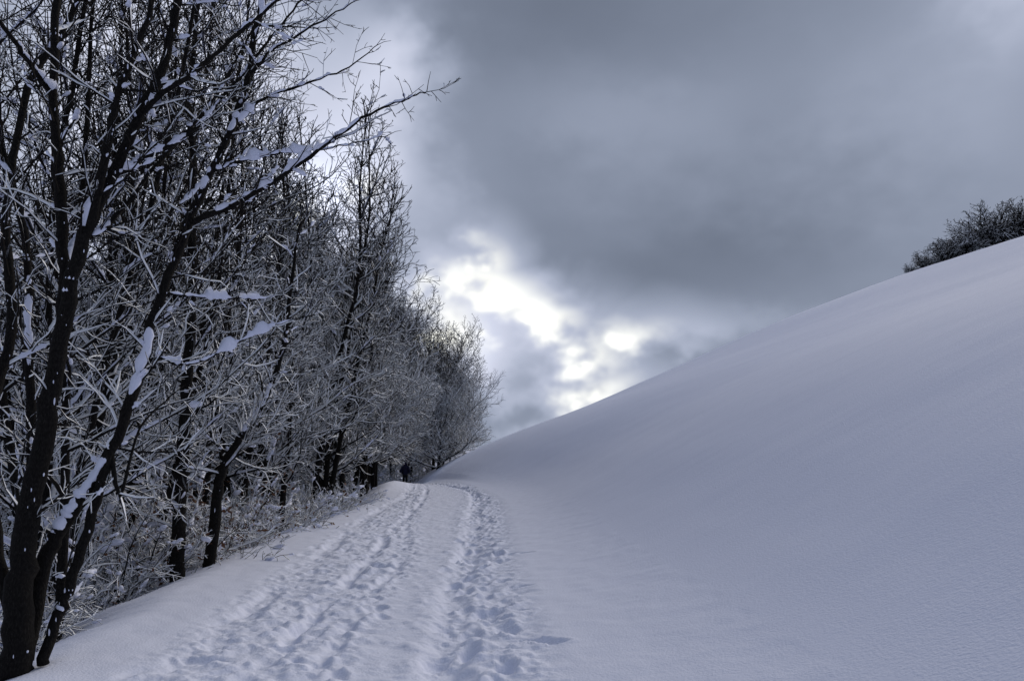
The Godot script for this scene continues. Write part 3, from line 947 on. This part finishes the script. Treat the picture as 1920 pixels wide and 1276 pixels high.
func wood() -> void:
	var rng := RandomNumberGenerator.new()
	rng.seed = 9
	var bands := [
		["bare tree with snow-lined twigs in the near wood behind the front trunks", "bare trees of the near wood"],
		["bare snow-lined tree of the middle wood, between the front trees and the bend", "bare trees of the middle wood"],
		["small far bare tree of the wood near where the path bends away", "bare trees of the far wood"],
	]
	var protos := [
		[make_tree(11, "bare_tree", "", "", 10.0, 1, 0.0055, 2.3, 0.07, 0.34, 0.16, 1.0, -0.5), make_tree(12, "bare_tree", "", "", 11.0, 2, 0.0055, 2.2, 0.06, 0.34, 0.16, 1.0, -0.5), make_tree(13, "bare_tree", "", "", 10.0, 3, 0.0055, 2.2, 0.052, 0.34, 0.16, 1.0, -0.5)],
		[make_tree(21, "forest_tree", "", "", 10.0, 1, 0.0085, 2.5, 0.11, 0.26), make_tree(22, "forest_tree", "", "", 10.5, 2, 0.0085, 2.3, 0.09, 0.26), make_tree(23, "forest_tree", "", "", 10.0, 3, 0.0085, 2.3, 0.08, 0.26)],
		[make_tree(31, "far_tree", "", "", 9.5, 1, 0.012, 2.6, 0.12, 0.06), make_tree(32, "far_tree", "", "", 9.5, 2, 0.012, 2.4, 0.1, 0.06)],
	]
	var used_protos := {}
	var spots := []
	var d := 8.5
	while d < 95.0:
		var s := 1.6
		var gap := 1.15 + d * 0.03
		while s < 26.0:
			var dd := d + rng.randf_range(-0.5, 0.5) * gap
			var ss := s + rng.randf_range(-0.4, 0.4) * gap
			var x := left_curve.at(dd) - maxf(ss, 0.85)
			if x / dd > -0.72:
				spots.append([x, dd, ss])
			s += gap * (1.0 + s * 0.05)
		d += gap * 1.15
	spots.sort_custom(func(a, b): return a[1] < b[1])
	var row := 0
	for p in spots:
		if not open_view(p[0], p[1], 1.7):
			continue
		var band := 0 if p[1] < 16.0 else (1 if p[1] < 36.0 else 2)
		var list: Array = protos[band]
		var o: Node3D = list[rng.randi() % list.size()]
		var size := rng.randf_range(0.8, 1.08) * (1.0 + 0.018 * minf(p[2], 15.0))
		if p[1] > 36.0:
			size *= 0.95
		if p[1] < 50.0:
			size *= 1.15 if p[2] < 3.0 else 0.78
		if p[1] < 30.0 and p[2] > 6.0:
			size *= 0.8
		var label: String = bands[band][0]
		if p[2] < 2.6 and p[1] < 36.0:
			label = "%s bare tree in the front row along the path, %s from the viewer" % [["single-stemmed", "two-stemmed", "three-stemmed"][list.find(o)], ordinal(row)]
			row += 1
		plant(o, not used_protos.has(o), p[0], p[1], rng.randf() * TAU, size, 0.1, label, bands[band][1])
		used_protos[o] = true
	print("trees ", spots.size())
	var k := 0
	var back := 0
	for q in [[-6.2, 70.0], [-8.4, 68.0], [-10.2, 71.0], [-7.6, 73.0], [-9.2, 76.0], [-11.5, 74.0], [-6.8, 78.0], [-12.6, 69.0], [-13.2, 78.0], [-10.5, 80.0], [-5.6, 75.0], [-8.3, 83.0]]:
		var o: Node3D = protos[2][back % 2]
		plant(o, not used_protos.has(o), q[0], q[1], back * 2.1, rng.randf_range(0.95, 1.1), 0.1, "bare tree closing the view behind the walker where the path drops away", "bare trees behind the walker")
		used_protos[o] = true
		back += 1
	var last := make_tree(41, "round_tree", "rounded snow-frosted tree standing alone where the path goes behind the bank", "", 7.4, 1, 0.010, 5.2, 0.17, 0.1, 0.06, 1.7)
	plant(last, true, -5.75, 64.0, 0.6, 1.0)
	var broad := make_tree(42, "broad_tree", "", "", 10.6, 2, 0.011, 4.4, 0.12, 0.2)
	var broad_labels := ["broad upswept tree at the bend, its crown spreading widest over the path", "second broad tree of the bend, just nearer than the widest crown", "third broad tree nearer along the path edge, lit behind by the cloud gap", "nearest of the broad trees leaning out over the trodden path"]
	plant(broad, true, -6.6, 70.0, 3.9, 1.12, 0.1, "tall broad tree standing just behind the rounded tree by the bank")
	k = 0
	for q in [[50.0, 0.98], [45.0, 0.9], [39.0, 0.86], [31.0, 0.84]]:
		plant(broad, false, left_curve.at(q[0]) - 0.9, q[0], k * 1.9 + 0.5, q[1], 0.1, broad_labels[k])
		k += 1
	rng.seed = 31
	# undergrowth along the lip of the slope and under the trees
	var g1 := "snow-laden shrubs along the lip of the slope"
	var l1 := "low shrub weighed down by snow along the lip of the slope"
	var g2 := "snowy undergrowth inside the wood"
	var l2 := "snow-laden undergrowth shrub inside the wood between the trunks"
	var shrubs := [make_shrub(51, "snowy_shrub", l1, g1, 1.5, 14, 0.0045, 0.45, 0.0), make_shrub(52, "snowy_shrub", l1, g1, 1.9, 12, 0.005, 0.45, 0.0), make_shrub(53, "snowy_shrub", l1, g1, 1.3, 16, 0.0045, 0.45, 0.0)]
	var brown := [make_shrub(54, "brown_leaved_shrub", "", "", 2.0, 12, 0.005, 0.45, 0.32)]
	var count := 0
	d = 7.8
	while d < 26.0:
		var x := left_curve.at(d) - rng.randf_range(0.65, 1.25) - (0.35 if d < 11.0 else 0.0)
		var size := rng.randf_range(0.55, 1.0) * (0.75 if d < 11.0 else 1.0)
		if not open_view(x, d, 2.0 * size + 0.25):
			x -= 2.0 * size + 0.25 - absf(x + 0.1285 * d)
		plant(shrubs[count % 3], count < 3, x, d, rng.randf() * TAU, size, 0.05, "low snow-weighted shrub on the lip of the slope, %s from the many-stemmed tree" % ordinal(count), g1)
		count += 1
		d += 0.4 + d * 0.02
	d = 8.5
	while d < 70.0:
		var s := 1.4
		while s < 18.0:
			var x := left_curve.at(d) - s + rng.randf_range(-0.6, 0.6)
			if x / d > -0.7 and not (d > 32.0 and d < 66.0 and s < 5.0):
				var dd := d + rng.randf_range(-0.8, 0.8)
				var size := rng.randf_range(1.1, 1.9)
				if open_view(x, dd, 2.1 * size + 0.4):
					plant(shrubs[rng.randi() % 3], false, x, dd, rng.randf() * TAU, size, 0.05, l2, g2)
					count += 1
			s += 1.7 + d * 0.03
		d += 1.5 + d * 0.045
	for q in [[-7.4, 66.5, 1.0], [-8.8, 66.0, 1.0], [-10.2, 65.0, 1.0], [-8.2, 69.0, 1.5], [-9.8, 68.5, 1.5], [-7.0, 71.5, 2.0], [-8.6, 72.0, 2.1], [-10.0, 70.0, 2.0], [-11.5, 71.0, 2.2], [-13.0, 69.0, 2.2], [-14.5, 66.0, 2.1], [-9.4, 76.0, 2.4], [-12.0, 66.0, 2.0], [-12.2, 63.5, 1.6], [-13.4, 63.0, 1.7]]:
		plant(shrubs[count % 3], false, q[0], q[1], count * 1.1, q[2], 0.05, "snowy thicket bush behind the walker and the rounded tree", "thicket behind the walker")
		count += 1
	print("shrubs ", count)
	k = 0
	for q in [[-4.9, 12.0, 0.9], [-5.3, 13.3, 1.1], [-5.0, 14.6, 0.8], [-5.9, 11.6, 1.0], [-5.6, 16.5, 1.2], [-6.4, 14.0, 1.3]]:
		plant(brown[0], k == 0, q[0], q[1], k * 1.3, q[2], 0.05, "shrub with dead brown leaves under snow among the trunks behind the lip", "shrubs with dead brown leaves")
		k += 1


func ridge_bushes() -> void:
	var group := "dark bushes on the crest of the hillside"
	var p := [make_shrub(61, "crest_bush", "", group, 2.6, 34, 0.0125, 0.0, 0.0, 0.35, 0.9), make_shrub(62, "crest_bush", "", group, 2.6, 30, 0.0125, 0.0, 0.0, 0.35, 0.9)]
	var labels := ["lowest little frosted bush at the lower end of the crest row", "small twiggy bush second from the lower end of the crest row", "rounded dark bush at the left shoulder of the crest thicket", "bush just left of the tallest one in the crest thicket", "tallest dark bush in the middle of the crest thicket", "dark frosted bush just right of the tallest on the crest", "bush at the right picture edge of the crest thicket", "bush filling in behind the tallest one on the crest"]
	var spots := [[29.2, 59.0, 0.34], [30.5, 59.2, 0.6], [32.2, 59.5, 0.86], [34.0, 60.0, 1.15], [36.2, 60.0, 1.42], [38.6, 60.0, 1.3], [40.9, 60.0, 1.35], [35.4, 61.5, 1.3]]
	for k in spots.size():
		plant(p[k % 2], k < 2, spots[k][0], spots[k][1], k * 1.7, spots[k][2], 0.15, labels[k], group)


# ---------------------------------------------------------------- the walker

func walker() -> void:
	var x := -7.72
	var d := 60.0
	var t := thing("person", "person in a dark navy hooded jacket and black trousers walking away down the path", "person", Vector3(x, land(x, d) - 0.06, -d))
	# joints: from, to, radius from, radius to
	var bones := [
		[Vector3(-0.1, 0.94, 0), Vector3(-0.11, 0.5, -0.1), 0.1, 0.07], [Vector3(-0.11, 0.5, -0.1), Vector3(-0.11, 0.1, -0.02), 0.07, 0.05], [Vector3(-0.11, 0.05, 0.04), Vector3(-0.12, 0.04, -0.14), 0.055, 0.045],
		[Vector3(0.1, 0.94, 0), Vector3(0.11, 0.5, 0.0), 0.1, 0.07], [Vector3(0.11, 0.5, 0.0), Vector3(0.11, 0.1, 0.18), 0.07, 0.05], [Vector3(0.11, 0.05, 0.24), Vector3(0.12, 0.04, 0.06), 0.055, 0.045],
		[Vector3(0, 0.92, 0.01), Vector3(0, 1.12, 0.0), 0.17, 0.17], [Vector3(0, 1.12, 0.0), Vector3(0, 1.36, -0.02), 0.18, 0.17], [Vector3(-0.15, 1.4, -0.02), Vector3(0.15, 1.4, -0.02), 0.11, 0.11],
		[Vector3(-0.2, 1.4, -0.02), Vector3(-0.33, 1.12, 0.08), 0.09, 0.075], [Vector3(-0.33, 1.12, 0.08), Vector3(-0.2, 0.98, -0.12), 0.072, 0.06],
		[Vector3(0.2, 1.4, -0.02), Vector3(0.33, 1.12, 0.08), 0.09, 0.075], [Vector3(0.33, 1.12, 0.08), Vector3(0.2, 0.98, -0.12), 0.072, 0.06],
		[Vector3(0, 1.44, -0.02), Vector3(0, 1.56, -0.05), 0.075, 0.07], [Vector3(0, 1.62, -0.03), Vector3(0, 1.66, -0.04), 0.115, 0.105], [Vector3(0, 1.6, -0.15), Vector3(0, 1.57, -0.165), 0.018, 0.02],
	]
	var cell := 0.025
	var lo := Vector3(-0.5, -0.05, -0.35)
	var nx := 40
	var ny := 74
	var nz := 28
	var f := PackedFloat32Array()
	f.resize(nx * ny * nz)
	for k in nz:
		for j in ny:
			for i in nx:
				var p := lo + Vector3(i, j, k) * cell
				var total := 0.0
				for b in bones:
					var ab: Vector3 = b[1] - b[0]
					var s := clampf((p - b[0]).dot(ab) / ab.length_squared(), 0.0, 1.0)
					var dist: float = p.distance_to(b[0] + ab * s) - lerpf(b[2], b[3], s)
					total += exp(-dist * 45.0)
				f[(k * ny + j) * nx + i] = -log(maxf(total, 1e-30)) / 45.0
	var b := Buf.new()
	var at := {}
	var steps := [1, nx, nx * ny]
	for k in nz - 1:
		for j in ny - 1:
			for i in nx - 1:
				var o := (k * ny + j) * nx + i
				var sum := Vector3.ZERO
				var hits := 0
				for e in 12:
					var axis := e / 4
					var u: int = steps[(axis + 1) % 3] * (e & 1)
					var w: int = steps[(axis + 2) % 3] * ((e >> 1) & 1)
					var q := o + u + w
					var fa := f[q]
					var fb := f[q + steps[axis]]
					if (fa < 0.0) != (fb < 0.0):
						var c := Vector3.ZERO
						c[(axis + 1) % 3] = e & 1
						c[(axis + 2) % 3] = (e >> 1) & 1
						c[axis] = fa / (fa - fb)
						sum += c
						hits += 1
				if hits == 0:
					continue
				var p := lo + (Vector3(i, j, k) + sum / hits) * cell
				at[o] = b.v.size()
				b.v.append(p)
				b.n.append(Vector3(f[o + 1] - f[o], f[o + nx] - f[o], f[o + nx * ny] - f[o]).normalized())
				var col := Color(0.012, 0.014, 0.035)
				if p.y < 0.9 and absf(p.x) < 0.24:
					col = Color(0.008, 0.008, 0.009)
				if p.y < 0.14:
					col = Color(0.02, 0.015, 0.012)
				if p.y > 1.52 and p.z < -0.1:
					col = Color(0.42, 0.27, 0.21)
				b.c.append(col)
	for o in at:
		for axis in 3:
			var q: int = o + steps[axis]
			if (f[o] < 0.0) == (f[q] < 0.0):
				continue
			var u: int = steps[(axis + 1) % 3]
			var w: int = steps[(axis + 2) % 3]
			if at.has(o - u) and at.has(o - w) and at.has(o - u - w):
				if f[o] < 0.0:
					b.quad(at[o], at[o - w], at[o - u - w], at[o - u])
				else:
					b.quad(at[o], at[o - u], at[o - u - w], at[o - w])
	var m := StandardMaterial3D.new()
	m.vertex_color_use_as_albedo = true
	m.roughness = 0.85
	m.metallic_specular = 0.3
	part("body", b, m, t)


func _ready() -> void:
	var t0 := Time.get_ticks_msec()
	camera_and_sky()
	print("sky ", Time.get_ticks_msec() - t0)
	surfaces()
	shape_land()
	build_land()
	print("land ", Time.get_ticks_msec() - t0)
	front_trees()
	print("front ", Time.get_ticks_msec() - t0)
	wood()
	print("wood ", Time.get_ticks_msec() - t0)
	ridge_bushes()
	walker()
	print("all ", Time.get_ticks_msec() - t0)
